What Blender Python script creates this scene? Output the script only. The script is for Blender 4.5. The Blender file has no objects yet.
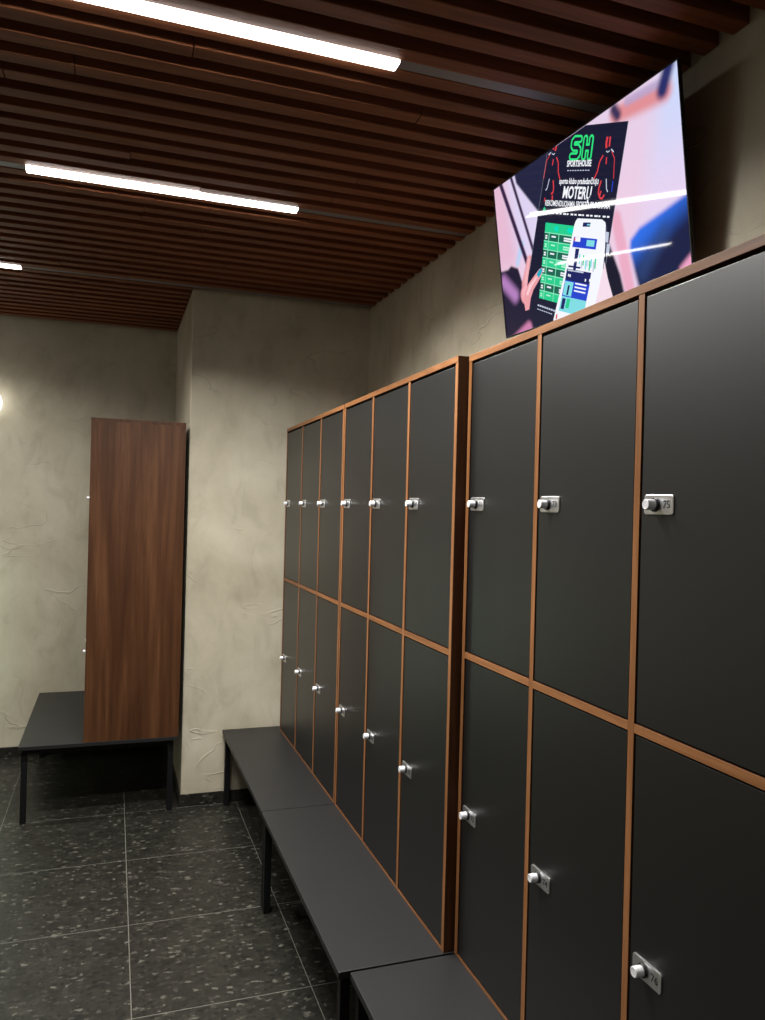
import bpy, bmesh, math, random
from mathutils import Vector, Matrix
random.seed(7)
S = bpy.context.scene
COL = S.collection
EYE = 1.64                                    # eye height of the camera above the floor

# ------------------------------------------------------------------ helpers
def link(o, parent=None):
    COL.objects.link(o)
    if parent: o.parent = parent
    return o
def tag(o, label=None, cat=None, group=None, kind=None):
    if label: o['label'] = label
    if cat: o['category'] = cat
    if group: o['group'] = group
    if kind: o['kind'] = kind
    return o
def empty(name, loc):
    o = bpy.data.objects.new(name, None); o.location = loc; o.empty_display_size = .05
    return link(o)
class MB:
    """collects shapes into one mesh"""
    def __init__(s): s.bm = bmesh.new()
    def box(s, a, b, mi=0, bev=0, front=None):
        (x0,y0,z0),(x1,y1,z1) = a, b
        bm = bmesh.new()
        v = [bm.verts.new(p) for p in ((x0,y0,z0),(x1,y0,z0),(x1,y1,z0),(x0,y1,z0),(x0,y0,z1),(x1,y0,z1),(x1,y1,z1),(x0,y1,z1))]
        for f in ((0,3,2,1),(4,5,6,7),(0,1,5,4),(1,2,6,5),(2,3,7,6),(3,0,4,7)):
            bm.faces.new([v[i] for i in f]).material_index = mi
        if bev: bmesh.ops.bevel(bm, geom=bm.edges[:], offset=bev, segments=2, affect='EDGES', profile=.5)
        if front is not None:                       # faces looking to -x get another material slot
            bm.normal_update()
            for f in bm.faces:
                if f.normal.x < -.5: f.material_index = front
        s.add(bm); return s
    def add(s, bm):
        me = bpy.data.meshes.new('t'); bm.to_mesh(me); bm.free()
        s.bm.from_mesh(me); bpy.data.meshes.remove(me)
    def lathe(s, prof, origin, axis, n=28, mi=0):
        """prof: (radius, distance along axis)"""
        ax = Vector(axis).normalized(); u = ax.orthogonal().normalized(); w = ax.cross(u); o = Vector(origin)
        bm = bmesh.new(); rings = []
        for r, h in prof:
            rings.append([bm.verts.new(o + ax*h + (u*math.cos(2*math.pi*i/n) + w*math.sin(2*math.pi*i/n))*r) for i in range(n)])
        for A, B in zip(rings, rings[1:]):
            for i in range(n):
                f = bm.faces.new((A[i], A[(i+1)%n], B[(i+1)%n], B[i])); f.material_index = mi; f.smooth = True
        bm.faces.new(rings[0][::-1]); bm.faces.new(rings[-1])
        bmesh.ops.recalc_face_normals(bm, faces=bm.faces[:])
        s.add(bm); return s
    def poly(s, pts, mi=0):
        v = [s.bm.verts.new(p) for p in pts]
        s.bm.faces.new(v).material_index = mi; return s
    def build(s, name, mats, parent=None, loc=None, recalc=False):
        if recalc: bmesh.ops.recalc_face_normals(s.bm, faces=s.bm.faces[:])
        me = bpy.data.meshes.new(name); s.bm.to_mesh(me); s.bm.free()
        for m in (mats if isinstance(mats, (list, tuple)) else [mats]): me.materials.append(m)
        o = bpy.data.objects.new(name, me)
        if loc: o.location = loc
        return link(o, parent)
def copy_tree(o, parent=None):
    c = o.copy(); link(c); c.parent = parent
    for ch in [x for x in COL.objects if x.parent == o]: copy_tree(ch, c)
    return c
def text_shape(body, size=1.0, bold=0.0, align='CENTER', width=None, shear=0.0):
    """letter outlines as flat polygons: (list of 2-D points, list of faces)"""
    cu = bpy.data.curves.new('t', 'FONT'); cu.body = body; cu.size = size; cu.offset = bold; cu.shear = shear
    cu.align_x = align; cu.align_y = 'CENTER'; cu.resolution_u = 3
    o = bpy.data.objects.new('t', cu); COL.objects.link(o)
    dg = bpy.context.evaluated_depsgraph_get(); dg.update()
    me = o.evaluated_get(dg).to_mesh()
    pts = [(v.co.x, v.co.y) for v in me.vertices]; fs = [tuple(p.vertices) for p in me.polygons]
    o.evaluated_get(dg).to_mesh_clear()
    bpy.data.objects.remove(o); bpy.data.curves.remove(cu)
    if width and pts:
        w = max(p[0] for p in pts) - min(p[0] for p in pts); k = width / max(w, 1e-6)
        pts = [(p[0]*k, p[1]) for p in pts]
    return pts, fs

# ------------------------------------------------------------------ materials
def mat(name):
    m = bpy.data.materials.new(name); m.use_nodes = True
    return m, m.node_tree, m.node_tree.nodes['Principled BSDF']
def N(nt, t, **kw):
    n = nt.nodes.new(t)
    for k, v in kw.items():
        if k in n.inputs.keys(): n.inputs[k].default_value = v
        else: setattr(n, k, v)
    return n
def plain(name, col, rough=.5, metal=0, spec=.5, grain=0.0, gscale=300, rvar=0.0):
    m, nt, b = mat(name)
    b.inputs['Base Color'].default_value = (*col, 1); b.inputs['Roughness'].default_value = rough
    b.inputs['Metallic'].default_value = metal; b.inputs['Specular IOR Level'].default_value = spec
    tc = N(nt, 'ShaderNodeTexCoord'); no = N(nt, 'ShaderNodeTexNoise', Scale=gscale, Detail=4)
    nt.links.new(tc.outputs['Object'], no.inputs['Vector'])
    if grain:
        bu = N(nt, 'ShaderNodeBump', Strength=grain, Distance=.001)
        nt.links.new(no.outputs['Fac'], bu.inputs['Height']); nt.links.new(bu.outputs[0], b.inputs['Normal'])
    if rvar:
        n2 = N(nt, 'ShaderNodeTexNoise', Scale=6.0, Detail=3); nt.links.new(tc.outputs['Object'], n2.inputs['Vector'])
        mr = N(nt, 'ShaderNodeMapRange'); mr.inputs['To Min'].default_value = rough-rvar; mr.inputs['To Max'].default_value = rough+rvar
        nt.links.new(n2.outputs['Fac'], mr.inputs['Value']); nt.links.new(mr.outputs[0], b.inputs['Roughness'])
    return m
def emit(name, col, k=1.0, gloss=True):
    m, nt, b = mat(name)
    b.inputs['Base Color'].default_value = (0.004, .004, .005, 1)
    b.inputs['Roughness'].default_value = .03 if gloss else .5
    b.inputs['Specular IOR Level'].default_value = .5 if gloss else .2
    b.inputs['Emission Color'].default_value = (*col, 1); b.inputs['Emission Strength'].default_value = k
    return m
def ramp(nt, stops):
    r = nt.nodes.new('ShaderNodeValToRGB'); e = r.color_ramp.elements
    while len(e) < len(stops): e.new(.5)
    for el, (p, c) in zip(e, stops): el.position = p; el.color = (*c, 1)
    return r
def wood(name, dark, mid, light, axis='Z', rough=.5, fine=1.0, streak=1.0):
    """veneer with the grain along one axis"""
    m, nt, b = mat(name); L = nt.links.new
    tc = N(nt, 'ShaderNodeTexCoord'); mp = N(nt, 'ShaderNodeMapping')
    k = {'X': (.6, 12, 12), 'Y': (12, .6, 12), 'Z': (12, 12, .6)}[axis]
    mp.inputs['Scale'].default_value = [q*fine for q in k]
    L(tc.outputs['Object'], mp.inputs['Vector'])
    oi = N(nt, 'ShaderNodeObjectInfo'); ad = N(nt, 'ShaderNodeVectorMath', operation='ADD')
    sc = N(nt, 'ShaderNodeMath', operation='MULTIPLY'); sc.inputs[1].default_value = 37.0
    L(oi.outputs['Random'], sc.inputs[0]); L(mp.outputs[0], ad.inputs[0]); L(sc.outputs[0], ad.inputs[1])
    n1 = N(nt, 'ShaderNodeTexNoise', Scale=1.0, Detail=6, Roughness=.62, Distortion=1.5); L(ad.outputs[0], n1.inputs['Vector'])
    n2 = N(nt, 'ShaderNodeTexNoise', Scale=7.0, Detail=5, Roughness=.7); L(ad.outputs[0], n2.inputs['Vector'])
    mx = N(nt, 'ShaderNodeMix', data_type='FLOAT'); mx.inputs[0].default_value = .35*streak
    L(n1.outputs['Fac'], mx.inputs[2]); L(n2.outputs['Fac'], mx.inputs[3])
    r = ramp(nt, ((.28, dark), (.5, mid), (.72, light))); L(mx.outputs[0], r.inputs[0])
    L(r.outputs[0], b.inputs['Base Color']); b.inputs['Roughness'].default_value = rough
    bu = N(nt, 'ShaderNodeBump', Strength=.12, Distance=.002); L(n2.outputs['Fac'], bu.inputs['Height']); L(bu.outputs[0], b.inputs['Normal'])
    b.inputs['Specular IOR Level'].default_value = .22
    return m
def plaster(name):
    """trowelled mineral plaster: clouds, lighter patches, hair cracks and trowel ridges"""
    m, nt, b = mat(name); L = nt.links.new
    tc = N(nt, 'ShaderNodeTexCoord')
    n1 = N(nt, 'ShaderNodeTexNoise', Scale=1.7, Detail=5, Roughness=.55, Distortion=.6); L(tc.outputs['Object'], n1.inputs['Vector'])
    mp = N(nt, 'ShaderNodeMapping'); mp.inputs['Scale'].default_value = (6, 6, 3.2); L(tc.outputs['Object'], mp.inputs['Vector'])
    n2 = N(nt, 'ShaderNodeTexNoise', Scale=1.3, Detail=7, Roughness=.6, Distortion=.8); L(mp.outputs[0], n2.inputs['Vector'])
    r1 = ramp(nt, ((.3, (.38, .335, .245)), (.5, (.46, .415, .315)), (.72, (.54, .495, .39)))); L(n1.outputs['Fac'], r1.inputs[0])
    r2 = ramp(nt, ((.36, (.85, .84, .81)), (.46, (.97, .97, .96)), (.60, (1.05, 1.05, 1.04)))); L(n2.outputs['Fac'], r2.inputs[0])
    mu = N(nt, 'ShaderNodeMix', data_type='RGBA', blend_type='MULTIPLY'); mu.inputs[0].default_value = .7
    L(r1.outputs[0], mu.inputs[6]); L(r2.outputs[0], mu.inputs[7])
    # hair cracks: thin bands where a warped noise crosses a value, only in some places
    mp3 = N(nt, 'ShaderNodeMapping'); mp3.inputs['Scale'].default_value = (1.3, 1.3, 3.6); mp3.inputs['Rotation'].default_value = (.25, .3, 0); L(tc.outputs['Object'], mp3.inputs['Vector'])
    n3 = N(nt, 'ShaderNodeTexNoise', Scale=1.5, Detail=2.5, Roughness=.5, Distortion=.2); L(mp3.outputs[0], n3.inputs['Vector'])
    s = N(nt, 'ShaderNodeMath', operation='SUBTRACT'); s.inputs[1].default_value = .52; L(n3.outputs['Fac'], s.inputs[0])
    a = N(nt, 'ShaderNodeMath', operation='ABSOLUTE'); L(s.outputs[0], a.inputs[0])
    c = N(nt, 'ShaderNodeMapRange'); c.inputs['From Max'].default_value = .010; L(a.outputs[0], c.inputs['Value'])
    n4 = N(nt, 'ShaderNodeTexNoise', Scale=3.4, Detail=2); L(tc.outputs['Object'], n4.inputs['Vector'])
    g = N(nt, 'ShaderNodeMapRange'); g.inputs['From Min'].default_value = .53; g.inputs['From Max'].default_value = .62
    g.inputs['To Min'].default_value = 1; g.inputs['To Max'].default_value = 0; L(n4.outputs['Fac'], g.inputs['Value'])
    mxm = N(nt, 'ShaderNodeMath', operation='MAXIMUM'); L(c.outputs[0], mxm.inputs[0]); L(g.outputs[0], mxm.inputs[1])
    # (mxm = 1 on plain wall, 0 in a crack)
    ck = N(nt, 'ShaderNodeMapRange'); ck.inputs['To Min'].default_value = .93; L(mxm.outputs[0], ck.inputs['Value'])
    m2 = N(nt, 'ShaderNodeMix', data_type='RGBA', blend_type='MULTIPLY'); m2.inputs[0].default_value = 1
    L(mu.outputs[2], m2.inputs[6]); L(ck.outputs[0], m2.inputs[7]); L(m2.outputs[2], b.inputs['Base Color'])
    b.inputs['Roughness'].default_value = .62; b.inputs['Specular IOR Level'].default_value = .35
    h = N(nt, 'ShaderNodeMath', operation='MULTIPLY_ADD'); h.inputs[1].default_value = .35
    L(n2.outputs['Fac'], h.inputs[0]); 
    h3 = N(nt, 'ShaderNodeMath', operation='MULTIPLY'); h3.inputs[1].default_value = -.42; L(mxm.outputs[0], h3.inputs[0]); L(h3.outputs[0], h.inputs[2])
    bu = N(nt, 'ShaderNodeBump', Strength=.45, Distance=.014); L(h.outputs[0], bu.inputs['Height']); L(bu.outputs[0], b.inputs['Normal'])
    return m
GX, GY, TILE, TILEY = .092, 4.312, .587, .578
def terrazzo(name, grout=True):
    m, nt, b = mat(name); L = nt.links.new
    tc = N(nt, 'ShaderNodeTexCoord'); geo = N(nt, 'ShaderNodeNewGeometry')
    mp = N(nt, 'ShaderNodeMapping'); mp.inputs['Scale'].default_value = (46, 68, 68); L(geo.outputs['Position'], mp.inputs['Vector'])
    nw = N(nt, 'ShaderNodeTexNoise', Scale=1.2, Detail=3); L(mp.outputs[0], nw.inputs['Vector'])
    va = N(nt, 'ShaderNodeMix', data_type='RGBA', blend_type='LINEAR_LIGHT'); va.inputs[0].default_value = 1.3
    L(mp.outputs[0], va.inputs[6]); L(nw.outputs['Color'], va.inputs[7])
    v1 = N(nt, 'ShaderNodeTexVoronoi', Scale=1.0, Randomness=1); L(va.outputs[2], v1.inputs['Vector'])
    sp = N(nt, 'ShaderNodeSeparateColor'); L(v1.outputs['Color'], sp.inputs[0])
    chip = ramp(nt, ((.0, (.007, .0065, .0052)), (.35, (.013, .0122, .0096)), (.65, (.021, .0197, .0155)), (.88, (.034, .032, .0255)), (.985, (.095, .090, .074))))
    L(sp.outputs[0], chip.inputs[0])
    d = N(nt, 'ShaderNodeMapRange'); d.inputs['From Min'].default_value = .40; d.inputs['From Max'].default_value = .62; L(v1.outputs['Distance'], d.inputs['Value'])
    nb = N(nt, 'ShaderNodeTexNoise', Scale=9, Detail=6, Roughness=.7); L(geo.outputs['Position'], nb.inputs['Vector'])
    base = ramp(nt, ((.3, (.008, .0075, .006)), (.7, (.025, .0235, .0182)))); L(nb.outputs['Fac'], base.inputs[0])
    mx = N(nt, 'ShaderNodeMix', data_type='RGBA'); L(d.outputs[0], mx.inputs[0]); L(chip.outputs[0], mx.inputs[6]); L(base.outputs[0], mx.inputs[7])
    out = mx.outputs[2]
    b.inputs['Roughness'].default_value = .42; b.inputs['Specular IOR Level'].default_value = .25
    if grout:
        sx = N(nt, 'ShaderNodeSeparateXYZ'); L(geo.outputs['Position'], sx.inputs[0])
        ms = []
        for ax, off, pitch in ((0, GX, TILE), (1, GY, TILEY)):
            s = N(nt, 'ShaderNodeMath', operation='SUBTRACT'); s.inputs[1].default_value = off - pitch/2; L(sx.outputs[ax], s.inputs[0])
            q = N(nt, 'ShaderNodeMath', operation='DIVIDE'); q.inputs[1].default_value = pitch; L(s.outputs[0], q.inputs[0])
            f = N(nt, 'ShaderNodeMath', operation='FRACT'); L(q.outputs[0], f.inputs[0])
            c = N(nt, 'ShaderNodeMath', operation='SUBTRACT'); c.inputs[1].default_value = .5; L(f.outputs[0], c.inputs[0])
            a = N(nt, 'ShaderNodeMath', operation='ABSOLUTE'); L(c.outputs[0], a.inputs[0])
            l = N(nt, 'ShaderNodeMath', operation='LESS_THAN'); l.inputs[1].default_value = .0017/pitch; L(a.outputs[0], l.inputs[0])
            ms.append(l)
        mm = N(nt, 'ShaderNodeMath', operation='MAXIMUM'); L(ms[0].outputs[0], mm.inputs[0]); L(ms[1].outputs[0], mm.inputs[1])
        g = N(nt, 'ShaderNodeMix', data_type='RGBA'); g.inputs[7].default_value = (.115, .11, .092, 1)
        L(mm.outputs[0], g.inputs[0]); L(out, g.inputs[6]); out = g.outputs[2]
        rr = N(nt, 'ShaderNodeMapRange'); rr.inputs['To Min'].default_value = .4; rr.inputs['To Max'].default_value = .8
        L(mm.outputs[0], rr.inputs['Value']); L(rr.outputs[0], b.inputs['Roughness'])
    L(out, b.inputs['Base Color'])
    return m

M_PLASTER = plaster('beige_trowelled_plaster')
M_TILE = terrazzo('dark_terrazzo_tile')
M_SKIRT = terrazzo('dark_terrazzo_skirting', False)
M_SLAT = wood('ceiling_slat_pine', (.080, .024, .010), (.19, .062, .024), (.31, .112, .044), 'X', .55, 1.0)
M_VOID = plain('black_ceiling_void', (.012, .011, .012), .8, grain=.2)
M_WALNUT = wood('walnut_veneer', (.020, .0070, .0026), (.066, .0255, .0098), (.135, .060, .025), 'Z', .45, .55, 1.1)
M_EDGE_V = wood('walnut_edge_upright', (.095, .038, .0135), (.205, .085, .031), (.34, .155, .064), 'Z', .42, 1.6)
M_EDGE_H = wood('walnut_edge_level', (.095, .038, .0135), (.205, .085, .031), (.34, .155, .064), 'Y', .42, 1.6)
M_DOOR = plain('anthracite_laminate', (.0042, .0043, .0043), .39, spec=.68, grain=.05, gscale=700)
M_BENCH = plain('dark_grey_bench_board', (.0135, .0132, .0135), .45, spec=.35, grain=.06, gscale=700, rvar=.03)
M_STEEL = plain('black_powder_coated_steel', (.005, .005, .0055), .5, spec=.25, grain=.1)
M_BLACK = plain('black_plastic', (.006, .006, .007), .4, grain=.05)
M_ALU = plain('anodised_aluminium', (.20, .20, .22), .45, metal=.5, grain=.05)
M_PLATE = plain('satin_silver_plate', (.80, .80, .81), .33, metal=.97, grain=.04)
M_KNOB = plain('satin_chrome', (.82, .82, .84), .32, metal=.25, grain=.02)
M_INK = plain('dark_engraving', (.012, .012, .014), .6, grain=.02)
M_LED = emit('led_diffuser', (1.0, .98, .94), 20.0, False)
M_BULB = emit('lit_opal_globe', (1.0, .98, .90), 4.0, False)
M_GLOBE = emit('lit_frosted_glass', (.68, 1.0, .82), 6.0, False)

# ------------------------------------------------------------------ the room
XL, XR, YF, YB = -2.6, 1.39, -2.6, 5.45
CX, CY = .38, 4.33                            # corner of the wall that stands forward at the far right
ZC = EYE + 1.17                               # underside of the ceiling slats
ZT = ZC + .12
def struct(name, mb, m): return tag(mb.build(name, m), kind='structure')
struct('floor', MB().box((XL-.1, YF-.1, -.1), (XR+.1, YB+.1, 0)), M_TILE)
struct('wall_right', MB().box((XR, YF-.1, 0), (XR+.1, CY, ZT)), M_PLASTER)
struct('wall_far_right', MB().box((CX, CY, 0), (XR+.1, YB+.1, ZT), bev=.004), M_PLASTER)
struct('wall_back', MB().box((XL-.1, YB, 0), (CX, YB+.1, ZT)), M_PLASTER)
struct('wall_left', MB().box((XL-.1, YF-.1, 0), (XL, YB, ZT)), M_PLASTER)
struct('wall_front', MB().box((XL, YF-.1, 0), (XR, YF, ZT)), M_PLASTER)
sk = .064
struct('baseboard_back', MB().box((XL, YB-.009, 0), (CX-.009, YB, sk), bev=.001), M_SKIRT)
struct('baseboard_far_right', MB().box((CX-.009, CY-.009, 0), (XR, CY, sk), bev=.001).box((CX-.009, CY, 0), (CX, YB, sk), bev=.001), M_SKIRT)
struct('baseboard_right', MB().box((XR-.009, YF, 0), (XR, CY-.009, sk), bev=.001), M_SKIRT)
# slatted ceiling: boards run across the room, dark void above; each board is made of a few lengths
PITCH, SLW, SLH = .098, .050, .062
GAP0 = 1.92                                   # middle of the slot that carries the nearest visible light
LAMP_K = (-11, 0, 11, 24)
cm = MB().box((XL-.1, YF-.1, ZT-.02), (XR+.1, YB+.1, ZT+.1), 1)
k = -47
while True:
    yc = GAP0 + PITCH*(k+.5); k += 1
    if yc + SLW/2 > YB: break
    if yc - SLW/2 < YF: continue
    xe = XR if yc + SLW/2 < CY else CX
    x = XL
    while x < xe - .01:
        x2 = min(xe, x + random.uniform(1.1, 3.0))
        if xe - x2 < .5: x2 = xe
        dz = random.uniform(-.0025, .0025); dy = random.uniform(-.0015, .0015)
        cm.box((x+.0008, yc-SLW/2+dy, ZC+dz), (x2-.0008, yc+SLW/2+dy, ZC+SLH+dz), 0, bev=.0025)
        x = x2
# battens that carry the boards
for bx in (-2.2, -1.2, -.2, .8): cm.box((bx, YF, ZC+SLH), (bx+.04, YB, ZT-.02), 1)
struct('ceiling', cm, [M_SLAT, M_VOID])

# ------------------------------------------------------------------ linear lights in the ceiling slots
LAMP_W = 54.0
def strip_light(k, x0, x1, label, dim=1.0):
    y = GAP0 + PITCH*k
    xe = XR - .004 if y < CY else CX - .004
    xs = XL + .05
    t = empty('linear_ceiling_light', (0, y, ZC))
    tag(t, label, 'ceiling light', 'linear lights between the ceiling slats')
    h = .0235
    MB().box((xs, -h, .004), (xe, -h+.002, .05)).box((xs, h-.002, .004), (xe, h, .05)).box((xs, -h, .048), (xe, h, .052)).build('channel', M_ALU, t)
    # blank covers either side of the lit length
    for xa, xb in ((xs, x0-.004), (x1+.004, xe)): MB().box((xa, -h+.002, .003), (xb, h-.002, .006)).build('cover_strip', M_ALU, t)
    ld = bpy.data.lights.new('led_strip', 'AREA'); ld.shape = 'RECTANGLE'; ld.size = x1-x0; ld.size_y = .038
    ld.energy = LAMP_W*(x1-x0)*dim; ld.color = (1.0, .98, .945); ld.spread = math.radians(147)
    lo = bpy.data.objects.new('led_strip', ld); lo.location = ((x0+x1)/2, 0, -.0115); link(lo, t)
    MB().box((x0, -h+.002, -.008), (x1, h-.002, .012), bev=.004).build('diffuser', M_LED, t)
    for xx in (x0-.004, x1): MB().box((xx, -h+.002, -.007), (xx+.004, h-.002, .012), bev=.001).build('end_cap', M_ALU, t)
    return t
strip_light(0, -.32, .675, 'lit white strip light nearest the television, topmost in the photo')
strip_light(11, -.32, .652, 'lit white strip light in the middle of the ceiling, between two others')
strip_light(-22, -1.46, -.96, 'added white strip light behind the camera, unseen, only there to light the room', .45)  # extra lamp put in out of view, only for the light it gives
strip_light(24, -1.46, -.468, 'lit white strip light furthest away, cut by the left photo edge', .5)

# ------------------------------------------------------------------ lockers
PW, BT = .371, .018                           # column pitch, board thickness
UW = 3*PW + BT                                # width of a unit of three columns
UD, UH = .475, 1.672                          # depth and height of a unit
MID = .838                                    # middle of the level board between the two tiers
def build_unit():
    u = empty('locker_unit', (0, 0, 0))
    mats = [M_WALNUT, M_EDGE_V]; mh = [M_WALNUT, M_EDGE_H]
    for y in (0, UW-BT): MB().box((0, y, 0), (UD, y+BT, UH-BT), 0, bev=.0008, front=1).build('side_panel', mats, u)
    for j in (1, 2): MB().box((0, j*PW, .006), (UD-.01, j*PW+BT, UH-BT), 0, bev=.0008, front=1).build('divider', mats, u)
    MB().box((-.001, 0, UH-BT), (UD, UW, UH), 0, bev=.0008, front=1).build('top_panel', mh, u)
    MB().box((0, BT, 0), (UD-.01, UW-BT, .007), 0, bev=.0006, front=1).build('base_panel', mh, u)
    sh = MB()
    for j in range(3): sh.box((0, j*PW+BT, MID-BT/2), (UD-.01, (j+1)*PW, MID+BT/2), 0, bev=.0008, front=1)
    sh.build('shelf', mh, u)
    MB().box((UD-.008, BT, .007), (UD, UW-BT, UH-BT), 0).build('back_panel', M_BLACK, u)
    g = .0035
    for j in range(3):
        for z0, z1, zk in ((.007+.003, MID-BT/2-g, .410), (MID+BT/2+.003, UH-BT-.008, 1.257)):
            y0, y1 = j*PW+BT+g, (j+1)*PW-g
            d = MB().box((.002, y0, z0), (.020, y1, z1), bev=.001).build('door', M_DOOR, u)
            yp = y1 - .0095 - .040            # middle of the lock plate, by the far edge of the door
            rounded_plate(.080, .0365, .0068, .0025).build('lock_plate', M_PLATE, d, (.002, yp, zk))
            yk = yp + .0085
            MB().lathe(((.0128, 0), (.0128, .0035), (.0118, .0045)), (-.0005, yk, zk), (-1, 0, 0)).build('lock_collar', M_BLACK, d)
            MB().lathe(((.0096, .002), (.0098, .004), (.0098, .0195), (.0092, .0210), (.0076, .0216), (.0072, .0211)), (-.0005, yk, zk), (-1, 0, 0)).build('lock_knob', M_KNOB, d)
    return u
def rounded_plate(w, h, r, t):
    """a thin plate with rounded corners standing on the door, facing -x"""
    mb = MB(); pts = []
    for cy, cz, a0 in ((w/2-r, h/2-r, 0), (-w/2+r, h/2-r, 90), (-w/2+r, -h/2+r, 180), (w/2-r, -h/2+r, 270)):
        for i in range(6):
            a = math.radians(a0 + 90*i/5); pts.append((cy + r*math.cos(a), cz + r*math.sin(a)))
    n = len(pts); bm = bmesh.new()
    A = [bm.verts.new((0, p[0], p[1])) for p in pts]
    B = [bm.verts.new((-t+.0006, p[0], p[1])) for p in pts]
    C = [bm.verts.new((-t, p[0]*(1-.0012/w*2), p[1]*(1-.0012/h*2))) for p in pts]
    for P, Q in ((A, B), (B, C)):
        for i in range(n): bm.faces.new((P[i], P[(i+1)%n], Q[(i+1)%n], Q[i]))
    bm.faces.new(C); bm.faces.new(A[::-1])
    bmesh.ops.recalc_face_normals(bm, faces=bm.faces[:])
    mb.add(bm); return mb
def number_doors(u, numbers):
    """engraved numbers, right of the knob"""
    doors = sorted([c for c in COL.objects if c.parent == u and c.name.split('.')[0] == 'door'],
                   key=lambda d: (-round(sum(v.co.y for v in d.data.vertices)/len(d.data.vertices), 2), -sum(v.co.z for v in d.data.vertices)/len(d.data.vertices)))
    for d, s in zip(doors, numbers):
        pl = [c for c in COL.objects if c.parent == d and c.name.startswith('lock_plate')][0].location
        pts, fs = text_shape(s, .0195, .0002)
        bm = bmesh.new()
        vs = [bm.verts.new((0, -(p[0]), p[1])) for p in pts]
        for f in fs: bm.faces.new([vs[i] for i in f])
        me = MB(); me.add(bm)
        me.build('door_number', M_INK, d, (pl.x-.0030, pl.y-.0225, pl.z))

ZB = .405                                     # height of the bench tops
unit = build_unit()
spots = [(.93, .843, ['71', '72', '73', '74', '75', '76'], 'dark grey locker unit nearest the camera, set back slightly, under the television'),
         (.90, 1.981, ['65', '66', '67', '68', '69', '70'], 'middle dark grey locker unit of the row, walnut side panel showing beside it'),
         (.90, 3.118, ['59', '60', '61', '62', '63', '64'], 'furthest dark grey locker unit of the row, against the far plaster wall'),
         (-.12, 4.252, None, 'free-standing locker unit at left, seen from its broad walnut side panel')]
for i, (x, y, nums, lab) in enumerate(spots):
    u = unit if i == 0 else copy_tree(unit)
    u.location = (x, y, ZB)
    tag(u, lab, 'lockers', 'locker units standing on benches')
    u['nums'] = 0; del u['nums']
    spots[i] = (u, nums)
for u, nums in spots:
    if nums:
        # far column first; upper door carries the odd number
        number_doors(u, nums)

# ------------------------------------------------------------------ benches
def bench(x0, y0, y1, label, legs=(.0, .0)):
    D = .775; LG = .028
    b = empty('bench', (x0, y0, 0)); Ln = y1 - y0
    tag(b, label, 'bench', 'dark grey benches under the lockers')
    MB().box((0, 0, ZB-.020), (D, Ln, ZB), bev=.0015).build('bench_top', M_BENCH, b)
    xa, xb, ya, yb = .012, D-.045, legs[0], Ln-legs[1]-LG
    z1 = ZB-.0205; r = .028
    MB().box((xa+LG, ya+.002, z1-r), (xb, ya+LG-.002, z1), bev=.001).box((xa+LG, yb+.002, z1-r), (xb, yb+LG-.002, z1), bev=.001) \
        .box((xa+.002, ya+LG, z1-r), (xa+LG-.002, yb, z1), bev=.001).box((xb+.002, ya+LG, z1-r), (xb+LG-.002, yb, z1), bev=.001).build('frame', M_STEEL, b)
    for lx in (xa, xb):
        for ly in (ya, yb):
            l = MB().box((lx, ly, .006), (lx+LG, ly+LG, z1), bev=.0015).build('leg', M_STEEL, b)
            MB().box((lx+.001, ly+.001, 0), (lx+LG-.001, ly+LG-.001, .006), bev=.001).build('foot_cap', M_BLACK, l)
    return b
bench(.595, 3.124, 4.318, 'far dark grey bench below the lockers, touching the far plaster wall', (.002, .02))
bench(.595, 1.978, 3.119, 'middle dark grey bench below the lockers, between the other two', (.02, .002))
bench(.625, .835, 1.970, 'nearest dark grey bench at the bottom of the photo, set back from the next', (.02, .012))
bench(-.425, 4.252, 5.432, 'dark grey bench at left carrying the free-standing walnut-sided locker unit', (.035, .03))

# ------------------------------------------------------------------ television
TW = .882                                     # screen width
A = Vector((1.216, 2.417, 1.116 + EYE))        # upper far corner of the screen
YAW, TILT, ROLL = math.radians(2.23), math.radians(8.29), math.radians(1.14)
d0 = Vector((math.sin(YAW), -math.cos(YAW), 0)); nH = Vector((-math.cos(YAW), -math.sin(YAW), 0))
u0 = Vector((0, 0, 1))*math.cos(TILT) + nH*math.sin(TILT)
dX = (d0*math.cos(ROLL) - u0*math.sin(ROLL)).normalized(); dZ = (u0*math.cos(ROLL) + d0*math.sin(ROLL)).normalized()
dY = dZ.cross(dX)                             # into the screen
TH = .572*TW
ctr = A + dX*TW/2 - dZ*TH/2
tv = empty('television', ctr)
tv.matrix_world = Matrix(((dX.x, dY.x, dZ.x, ctr.x), (dX.y, dY.y, dZ.y, ctr.y), (dX.z, dY.z, dZ.z, ctr.z), (0, 0, 0, 1)))
tag(tv, 'lit flat television tilted out from the wall above the near lockers, showing a club poster', 'television')
hw, hh = TW/2, TH/2
bz = .004
hs = MB()
hs.box((-hw-bz, .001, -hh-bz), (hw+bz, .008, hh+bz), bev=.002)
hs.box((-hw*.72, .008, -hh*.92), (hw*.72, .034, hh*.45), bev=.006)
hs.build('housing', M_BLACK, tv)
fr = MB()
fr.box((-hw-bz, -.003, hh), (hw+bz, .001, hh+bz), bev=.0008).box((-hw-bz, -.003, -hh-bz), (hw+bz, .001, -hh), bev=.0008)
fr.box((-hw-bz, -.003, -hh), (-hw, .001, hh), bev=.0008).box((hw, -.003, -hh), (hw+bz, .001, hh), bev=.0008)
fr.build('bezel', M_BLACK, tv)
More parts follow.
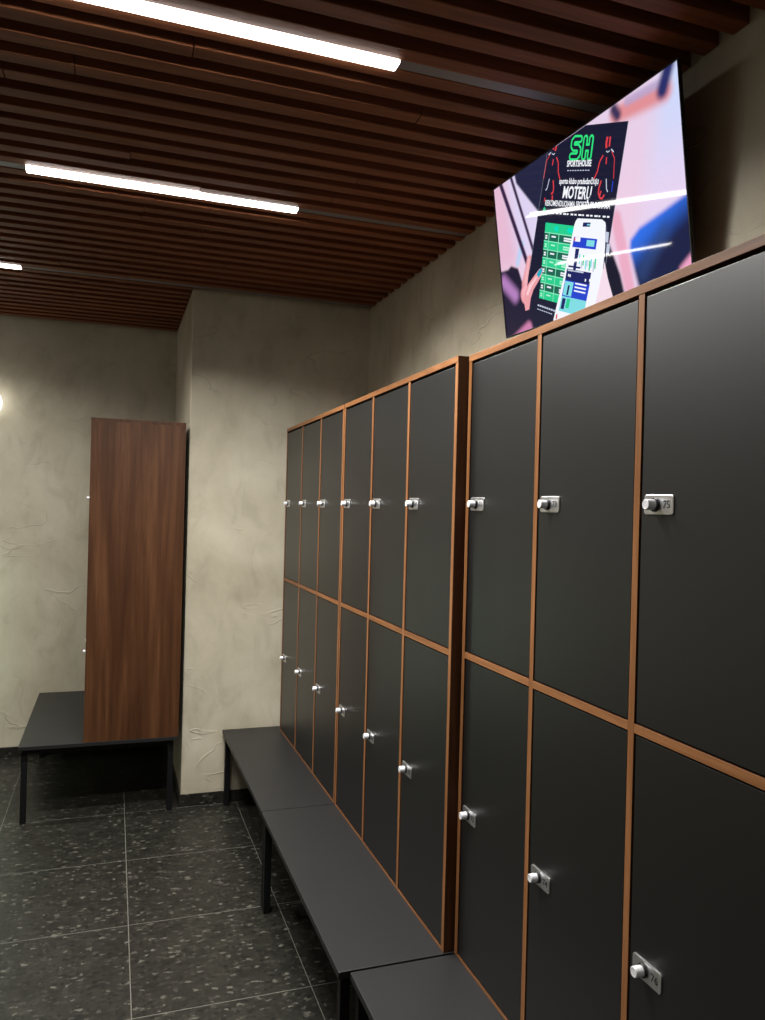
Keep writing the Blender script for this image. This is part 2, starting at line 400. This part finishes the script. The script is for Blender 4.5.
# wall bracket: plate on the wall and a short arm, in television coordinates
inv = tv.matrix_world.inverted()
def wall_pt(y, z): return inv @ Vector((XR, y, z))
c0 = Vector((0, .034, -.02)); cw = tv.matrix_world @ c0
br = MB()
p = inv @ Vector((XR-.004, cw.y, cw.z))
br.box((c0.x-.10, .034, c0.z-.10), (c0.x+.10, .040, c0.z+.10), bev=.001)
br.box((c0.x-.02, .040, c0.z-.02), (c0.x+.02, max(.06, p.y-.012), c0.z+.02), bev=.002)
br.build('wall_bracket', M_STEEL, tv)

def sm(a, b, x):
    t = min(1, max(0, (x-a)/(b-a))) if a != b else float(x > a)
    return t*t*(3-2*t)
def mixc(a, b, t): return tuple(p + (q-p)*t for p, q in zip(a, b))
def seg(px, py, ax, ay, bx, by):
    vx, vy = bx-ax, by-ay; t = max(0, min(1, ((px-ax)*vx + (py-ay)*vy)/(vx*vx+vy*vy)))
    return math.hypot(px-ax-vx*t, py-ay-vy*t), t
def inside(px, py, poly):
    """signed distance, negative inside"""
    d = 9; c = False; n = len(poly)
    for i in range(n):
        ax, ay = poly[i]; bx, by = poly[(i+1)%n]
        d = min(d, seg(px, py, ax, ay, bx, by)[0])
        if (ay > py) != (by > py) and px < (bx-ax)*(py-ay)/(by-ay)+ax: c = not c
    return -d if c else d
BLUE = [(1.05, .345), (.90, .372), (.80, .388), (.757, .412), (.750, .44), (.765, .51), (.787, .60), (1.05, .60)]
SLEEVE = [(-.02, .315), (.05, .322), (.075, .314), (.122, .335), (.14, .385), (.185, .455), (.24, .50), (.36, .62), (-.02, .62)]
DARKTOP = [(.150, -.02), (.162, .031), (.225, .103), (.300, .188), (.40, .19), (.42, -.02)]
LAP = [(.18, .40), (.60, .40), (.66, .395), (.700, .50), (.725, .62), (.15, .62)]
def picture(s, t):
    lav, pinkw, bluew = (.72, .62, .86), (.86, .60, .76), (.62, .70, .98)
    if s < .45:
        c = mixc((.80, .50, .66), (.74, .66, .90), sm(.02, .14, s - .18*t))
        c = mixc(c, (.86, .62, .78), .6*sm(.26, .34, t))
        d, q = seg(s, t, .163, .255, .122, .315); c = mixc(c, (.42, .66, .95), .75*(1-sm(.004, .022, d)))
        for (ax, ay, bx, by, w) in ((.048, -.01, .205, .375, .011), (.128, .0, .245, .33, .008)):
            d, q = seg(s, t, ax, ay, bx, by); c = mixc((.035, .015, .06), c, sm(w-.005, w+.005, d))
        c = mixc((.018, .02, .055), c, sm(-.004, .008, inside(s, t, DARKTOP)))
    else:
        c = mixc((.60, .70, .98), (.80, .66, .88), sm(.02, .36, t))
        c = mixc(c, (.88, .60, .74), .7*(1-sm(.0, .14, s - .80 + (t-.2)*.42)))
        # out-of-focus chin and neck at the top
        d, q = seg(s, t, .735, .032, .945, .058); c = mixc(c, (.75, .22, .22), .85*(1-sm(.008, .045, d)))
        d, q = seg(s, t, .79, .015, .93, .028); c = mixc(c, (.42, .36, .62), .7*(1-sm(.004, .022, d)))
        d, q = seg(s, t, .728, .012, .742, .035); c = mixc((.05, .035, .10), c, sm(.004, .030, d))
        d, q = seg(s, t, .975, -.02, .935, .050); c = mixc((.025, .03, .14), c, sm(.008, .036, d))
        d = inside(s, t, BLUE)
        bl = mixc((.03, .16, .80), (.012, .016, .06), sm(.0, .10, (t-.40)*.8 + (s-.80)*.33))
        d2, q = seg(s, t, .80, .52, .90, .43); bl = mixc(bl, (.03, .07, .22), .6*(1-sm(.0, .05, d2)))
        c = mixc(bl, c, sm(-.012, .010, d))
        d = inside(s, t, [(.925, .60), (.955, .545), (1.05, .49), (1.05, .62)]); c = mixc((.86, .36, .56), c, sm(-.010, .012, d))
        d, q = seg(s, t, .700, .33, .745, .60); c = mixc((.84, .42, .56), c, sm(.012, .034, d))
    c = mixc((.010, .010, .026), c, sm(-.008, .006, inside(s, t, LAP)))
    if s < .45:
        k = inside(s, t, SLEEVE)
        if k < .01:
            d1 = (.016, .012, .035)
            d, q = seg(s, t, .012, .36, .085, .428); d1 = mixc(d1, (.46, .22, .52), 1-sm(.004, .045, d))
            d, q = seg(s, t, .05, .60, .16, .565); d1 = mixc(d1, (.62, .22, .42), 1-sm(.01, .035, d))
            c = mixc(d1, c, sm(-.005, .006, k))
    # left hand: finger behind, thumb in front with a teal nail
    for (ax, ay, bx, by, r0, r1, col) in ((.172, .405, .205, .330, .034, .022, (.80, .30, .34)), (.160, .440, .262, .386, .036, .019, (.90, .36, .42))):
        d, q = seg(s, t, ax, ay, bx, by); r = r0 + (r1-r0)*q
        cc = mixc(col, (.98, .62, .66), .6*(1-sm(0, r*.8, math.hypot(s-(ax+(bx-ax)*q)+.006, t-(ay+(by-ay)*q)+.008))))
        c = mixc(cc, c, sm(r-.005, r+.004, d))
    d, q = seg(s, t, .250, .397, .276, .380); c = mixc((.03, .42, .55), c, sm(.009, .014, d))
    return c
nx, ny = 230, 132
bm = bmesh.new(); lay = bm.loops.layers.float_color.new('picture')
g = [[bm.verts.new((-hw + TW*i/nx, 0, hh - TH*j/ny)) for i in range(nx+1)] for j in range(ny+1)]
cc = [[picture(i/nx, .572*j/ny) for i in range(nx+1)] for j in range(ny+1)]
for j in range(ny):
    for i in range(nx):
        f = bm.faces.new((g[j][i], g[j+1][i], g[j+1][i+1], g[j][i+1]))
        for lp, (a, b_) in zip(f.loops, ((j, i), (j+1, i), (j+1, i+1), (j, i+1))): lp[lay] = (*cc[a][b_], 1)
me = bpy.data.meshes.new('screen'); bm.to_mesh(me); bm.free()
ms = emit('screen_picture', (1, 1, 1), 1.0); nt = ms.node_tree
vc = N(nt, 'ShaderNodeVertexColor'); vc.layer_name = 'picture'
nt.links.new(vc.outputs['Color'], nt.nodes['Principled BSDF'].inputs['Emission Color'])
me.materials.append(ms)
screen = bpy.data.objects.new('screen', me); link(screen, tv)
# sharp picture elements on the screen; s, t are fractions of the screen width from its upper left corner
def SP(s, t, layer): return (-hw + s*TW, -.00025*layer, hh - t*TW)
def clip_top(pts):
    """keep what lies below the upper screen edge and above the lower one"""
    for lim, sg in ((.001, 1), (.571, -1)):
        out = []
        for i, p in enumerate(pts):
            q = pts[(i+1) % len(pts)]; pi, qi = sg*(p[1]-lim) >= 0, sg*(q[1]-lim) >= 0
            if pi: out.append(p)
            if pi != qi:
                k = (lim-p[1])/(q[1]-p[1]); out.append((p[0]+(q[0]-p[0])*k, lim))
        pts = out
        if not pts: break
    return pts
class Art:
    def __init__(s): s.mb = MB(); s.mats = []
    def mi(s, m):
        if m not in s.mats: s.mats.append(m)
        return s.mats.index(m)
    def poly(s, pts, m, layer):
        pts = clip_top(list(pts))
        if len(pts) >= 3: s.mb.poly([SP(x, y, layer) for x, y in pts][::-1], s.mi(m))
    def stroke(s, pts, w, m, layer):
        for (ax, ay), (bx, by) in zip(pts, pts[1:]):
            l = math.hypot(bx-ax, by-ay); nxx, nyy = -(by-ay)/l*w/2, (bx-ax)/l*w/2
            s.poly([(ax+nxx, ay+nyy), (bx+nxx, by+nyy), (bx-nxx, by-nyy), (ax-nxx, ay-nyy)], m, layer)
    def text(s, body, c, ang, size, m, layer, bold=0.0, width=None, shear=0.0):
        pts, fs = text_shape(body, size, bold, width=width, shear=shear)
        ca, sa = math.cos(ang), math.sin(ang)
        vs = [s.mb.bm.verts.new(SP(c[0] + x*ca + y*sa, c[1] + x*sa - y*ca, layer)) for x, y in pts]
        k = s.mi(m)
        for f in fs:
            try: s.mb.bm.faces.new([vs[i] for i in f]).material_index = k
            except ValueError: pass
    def build(s, name): return s.mb.build(name, s.mats, screen)
def loc2(o, ang, x, y):
    return (o[0] + x*math.cos(ang) - y*math.sin(ang), o[1] + x*math.sin(ang) + y*math.cos(ang))
E_NAVY = emit('poster_navy', (.011, .012, .034)); E_WHITE = emit('screen_white', (.92, .94, 1.0)); E_GREEN = emit('screen_green', (.02, .62, .27))
E_LIME = emit('logo_green', (.03, .78, .22)); E_DKGRN = emit('screen_dark_green', (.012, .13, .085)); E_RED = emit('screen_red', (.75, .05, .06))
E_PINK = emit('screen_pale_pink', (.93, .74, .84)); E_GREY = emit('screen_grey', (.25, .26, .33)); E_BLUE = emit('screen_blue', (.02, .06, .62))
E_DKBLUE = emit('screen_dark_blue', (.012, .018, .12)); E_AQUA = emit('screen_aqua', (.22, .72, .78)); E_PALE = emit('screen_pale_green', (.45, .9, .68))
E_MIST = emit('screen_mist', (.55, .60, .75))
a20 = math.radians(19.8)
# poster
P = Art()
P.poly([(.370, -.01), (.560, -.01), (.789, .072), (.728, .222), (.665, .378), (.618, .49), (.58, .577), (.20, .577), (.16, .45), (.186, .382), (.280, .190)], E_NAVY, 1)
P.stroke([(.372, .0), (.30, .15), (.20, .36)], .0016, E_GREY, 2); P.stroke([(.789, .074), (.665, .378), (.61, .51)], .002, E_GREY, 2)
# two athletes with red rim light, left and right of the logo
for o, mir in (((.697, .080), 1), ((.425, -.018), -1)):
    def q(x, y): return loc2(o, a20, x*mir, y)
    P.stroke([q(-.006, .0), q(-.008, .02), q(-.004, .032)], .009, E_RED, 3); P.stroke([q(.008, .0), q(.009, .028)], .007, E_RED, 3)
    P.stroke([q(-.016, .052), q(-.030, .070), q(-.036, .100), q(-.050, .122)], .005, E_RED, 3)
    P.stroke([q(.024, .042), q(.042, .062), q(.046, .09), q(.050, .12)], .003, E_RED, 3)
    P.stroke([q(.020, .036), q(.034, .044)], .004, E_MIST, 3); P.stroke([q(-.004, .040), q(.004, .044), q(.014, .040)], .003, E_MIST, 3)
    P.stroke([q(.002, .058), q(.004, .078)], .005, E_RED, 3)
    P.stroke([q(-.010, .125), q(-.018, .150), q(-.016, .166), q(-.005, .168)], .006, E_RED, 3)
    P.stroke([q(.014, .120), q(.022, .150), q(.030, .158)], .004, E_MIST, 3)
P.stroke([(.640, .225), (.628, .240), (.640, .250), (.655, .242)], .006, E_RED, 3)
P.stroke([(.700, .215), (.690, .245)], .004, E_BLUE, 3); P.stroke([(.38, .150), (.376, .168)], .007, E_RED, 3); P.stroke([(.335, .142), (.330, .155)], .005, E_RED, 3)
P.build('poster_picture')
G = Art()
lc = (.558, .058); la = math.radians(21)
def rounded(art, pts, w, m, layer):
    art.stroke(pts, w, m, layer)
    for x, y in pts: art.poly([(x + w/2*math.cos(a*math.pi/8), y + w/2*math.sin(a*math.pi/8)) for a in range(16)], m, layer)
def LP(x, y): return loc2(lc, la, x*.90, y*.74)
S_ = [LP(*p) for p in ((-.010, -.034), (-.042, -.034), (-.052, -.024), (-.052, -.008), (-.044, .0), (-.020, .0), (-.010, .009), (-.010, .026), (-.020, .036), (-.054, .036))]
H1 = [LP(.022, -.034), LP(.022, .036)]; H2 = [LP(.056, -.034), LP(.056, .036)]; H3 = [LP(.022, .001), LP(.056, .001)]
for w_, m_, l_ in ((.0250, E_LIME, 3), (.0115, E_NAVY, 4)):
    for q_ in (S_, H1, H2, H3): rounded(G, q_, w_, m_, l_)
G.build('logo_mark')
T = Art()
T.text('SPORTSHOUSE', (.541, .103), a20, .026, E_WHITE, 5, .0008, .134)
for i in range(9): T.stroke([loc2((.534, .122), a20, -.062+.0142*i, 0), loc2((.534, .122), a20, -.062+.0142*i+.009, 0)], .0028, E_MIST, 4)
T.build('logo_wording')
T = Art()
T.text('sporto klubo pradedančiųjų', (.530, .156), a20, .025, E_WHITE, 4, .0006, .218)
T.text('MOTERŲ', (.516, .190), math.radians(20.5), .052, E_WHITE, 4, .0014, .160, .08)
T.build('poster_heading')
T = Art()
T.text('REKOMENDUOJAMA SPORTO PROGRAMA', (.506, .223), a20, .026, E_WHITE, 4, .0004, .365)
T.build('poster_subheading')
T = Art()
for i in range(17):
    w_ = (.012, .018, .009, .015)[i % 4]; p0 = loc2((.505, .256), a20, -.185 + .0218*i, 0); p1 = loc2((.505, .256), a20, -.185 + .0218*i + w_, 0)
    T.stroke([p0, p1], .0052, E_WHITE, 4)
T.poly([loc2((.326, .180), a20, x, y) for x, y in ((-.008, 0), (0, -.010), (.009, 0), (.004, .012), (-.004, .012))], E_GREEN, 4)
T.build('poster_line')
T = Art()
for r_, (n_, th_) in enumerate(((8, .006), (7, .003))):
    for i in range(n_):
        p0 = loc2((.234, .496), a20+.05, .0145*i, .014*r_); p1 = loc2((.234, .496), a20+.05, .0145*i+.011, .014*r_); T.stroke([p0, p1], th_, E_MIST, 4)
T.build('poster_footnote')
# timetable: alternating light and dark green rows
K = Art(); tl, tr, bl = (.327, .226), (.520, .300), (.246, .473)
def tb(u, v): return (tl[0] + (tr[0]-tl[0])*u + (bl[0]-tl[0])*v, tl[1] + (tr[1]-tl[1])*u + (bl[1]-tl[1])*v)
K.poly([tb(0, 0), tb(1, 0), tb(1, 1), tb(0, 1)], E_GREEN, 3)
for (u0, u1) in ((.28, .40), (.66, .84)): K.poly([tb(u0, .03), tb(u1, .03), tb(u1, .09), tb(u0, .09)], emit('screen_turquoise', (.0, .72, .52)), 4)
for r_ in range(8):
    v0 = .125 + r_*.1095
    for c_, (u0, u1) in enumerate(((.0, .13), (.155, .42), (.445, 1.0))):
        if r_ % 2 == 0: K.poly([tb(u0, v0+.008), tb(u1, v0+.008), tb(u1, v0+.100), tb(u0, v0+.100)], E_DKGRN, 4)
        w0, w1 = u0 + (u1-u0)*.25, u0 + (u1-u0)*.72
        mm = E_WHITE if r_ % 2 == 0 else E_PALE
        K.poly([tb(w0, v0+.032), tb(w1, v0+.032), tb(w1, v0+.052), tb(w0, v0+.052)], mm, 5)
        if c_ == 2 or (c_ == 0): K.poly([tb(w0, v0+.060), tb(w1, v0+.060), tb(w1, v0+.080), tb(w0, v0+.080)], mm, 5)
    K.stroke([tb(0, v0), tb(1, v0)], .0018, E_PALE, 5)
for u_ in (.142, .432): K.stroke([tb(u_, .125), tb(u_, 1)], .002, E_PALE, 5)
K.build('timetable')
# phone held in front of the poster
H = Art()
H.poly([(.600, .40), (.625, .415), (.640, .50), (.662, .577), (.50, .577), (.53, .50)], E_PINK, 6)
H.poly([(.492, .284), (.500, .275), (.512, .270), (.635, .312), (.650, .326), (.652, .345), (.640, .400), (.618, .470), (.560, .577), (.320, .577), (.345, .535), (.40, .45)], E_WHITE, 7)
H.stroke([(.653, .335), (.640, .405), (.622, .465)], .0025, E_DKBLUE, 8)
for y_ in (.355, .392): H.poly([(.650, y_), (.664, y_+.006), (.656, y_+.036), (.641, y_+.030)], E_MIST, 8)
H.poly([(.540, .292), (.578, .304), (.572, .316), (.534, .304)], E_DKBLUE, 8)
H.poly([(.560, .303), (.575, .308), (.573, .312), (.558, .307)], E_AQUA, 9)
H.poly([(.485, .322), (.605, .365), (.592, .395), (.470, .352)], E_BLUE, 8)
H.poly([(.492, .325), (.520, .335), (.515, .348), (.487, .338)], E_WHITE, 9); H.poly([(.487, .325), (.497, .329), (.493, .338), (.483, .334)], E_RED, 9)
H.poly([(.552, .352), (.592, .366), (.585, .384), (.545, .370)], E_AQUA, 9)
H.poly([(.488, .362), (.508, .369), (.476, .438), (.462, .433)], E_DKBLUE, 9)
for i in range(9):
    x_, y_ = .505 + .010*i, .385 + .0045*i + (.012 if i % 2 else 0)
    H.poly([(x_, y_), (x_+.007, y_+.003), (x_-.002, y_+.034), (x_-.008, y_+.031)], (E_AQUA, E_MIST, E_GREEN)[i % 3], 9)
H.stroke([(.440, .408), (.505, .431)], .006, E_DKBLUE, 9); H.stroke([(.435, .420), (.52, .450)], .005, E_MIST, 9)
H.poly([(.431, .414), (.560, .461), (.545, .498), (.415, .448)], E_DKBLUE, 8)
for x_, y_ in ((.436, .433), (.444, .437), (.525, .472), (.548, .478)): H.poly([(x_, y_), (x_+.006, y_+.002), (x_+.003, y_+.010), (x_-.003, y_+.008)], E_WHITE, 9)
H.poly([(.415, .448), (.547, .497), (.522, .545), (.388, .497)], E_BLUE, 8)
H.poly([(.416, .452), (.462, .469), (.440, .512), (.394, .495)], E_AQUA, 9); H.poly([(.430, .470), (.440, .474), (.424, .503), (.414, .500)], E_DKBLUE, 10)
for i in range(3): H.stroke([(.470-.005*i, .474+.011*i), (.530-.005*i, .496+.011*i)], .005, E_WHITE, 9)
H.poly([(.388, .497), (.522, .545), (.506, .577), (.455, .577), (.362, .543)], E_AQUA, 8)
H.poly([(.392, .505), (.410, .512), (.392, .545), (.374, .538)], E_DKBLUE, 9); H.poly([(.418, .513), (.436, .520), (.420, .548), (.402, .542)], E_GREEN, 9)
H.poly([(.346, .552), (.354, .555), (.348, .570), (.340, .567)], E_RED, 9)
H.build('phone_picture')
F = Art(); E_SKIN = emit('screen_skin', (.86, .36, .40)); E_SKIN2 = emit('screen_skin_light', (.95, .60, .64)); E_TEAL = emit('screen_teal', (.02, .42, .55))
F.poly([(.150, .50), (.146, .465), (.155, .432), (.185, .408), (.225, .390), (.262, .374), (.280, .372), (.286, .382), (.276, .398), (.245, .418), (.215, .436), (.192, .462), (.176, .500)], E_SKIN, 6)
F.poly([(.165, .440), (.190, .415), (.240, .394), (.250, .398), (.205, .423), (.175, .450)], E_SKIN2, 7)
F.poly([(.246, .388), (.262, .376), (.279, .373), (.285, .382), (.274, .394), (.256, .402)], E_TEAL, 8)
F.build('thumb_picture')

# ------------------------------------------------------------------ small wall light, its right edge in the photo
wl = empty('wall_light', (-.762, YB, .62))
tag(wl, 'tall lit wall light with a white globe top, cut by the left photo edge', 'wall light')
MB().box((-.103, -.022, -.37), (-.067, 0, 1.59), bev=.002).box((-.103, -.022, 1.53), (.018, 0, 1.59), bev=.002).build('back_rail', M_ALU, wl)
MB().lathe(((.026, 0), (.030, .006), (.030, 1.02), (.026, 1.03)), (-.085, -.050, -.36), (0, 0, 1), 32).build('glass_tube', M_GLOBE, wl)
MB().lathe(((.031, -.03), (.0325, -.028), (.0325, .0), (.031, .002)), (-.085, -.050, -.362), (0, 0, 1), 32).build('end_cap', M_ALU, wl)
MB().lathe([(.088*math.sin(math.pi*(.16+.84*i/14)), -.088*math.cos(math.pi*(.16+.84*i/14))) for i in range(14)] + [(.002, .088)], (0, -.10, 1.625), (0, 0, 1), 36).build('globe', M_BULB, wl)

# ------------------------------------------------------------------ camera
R = ((.944558, .024086, .327461), (-.327350, -.008534, .944865), (.025553, -.999673, -.000176))
cam = bpy.data.cameras.new('camera'); cam.lens = 775/1020*36; cam.sensor_width = 36; cam.sensor_fit = 'AUTO'; cam.clip_start = .02
co = bpy.data.objects.new('camera', cam); link(co)
co.matrix_world = Matrix(((R[0][0], -R[0][1], -R[0][2], 0), (R[1][0], -R[1][1], -R[1][2], 0), (R[2][0], -R[2][1], -R[2][2], EYE), (0, 0, 0, 1)))
S.camera = co
w = bpy.data.worlds.new('world'); S.world = w; w.use_nodes = True
w.node_tree.nodes['Background'].inputs[0].default_value = (.01, .01, .01, 1); w.node_tree.nodes['Background'].inputs[1].default_value = .3
vs_ = S.view_settings; vs_.view_transform = 'Standard'; vs_.look = 'None'; vs_.exposure = 0; vs_.gamma = 1; vs_.use_curve_mapping = False
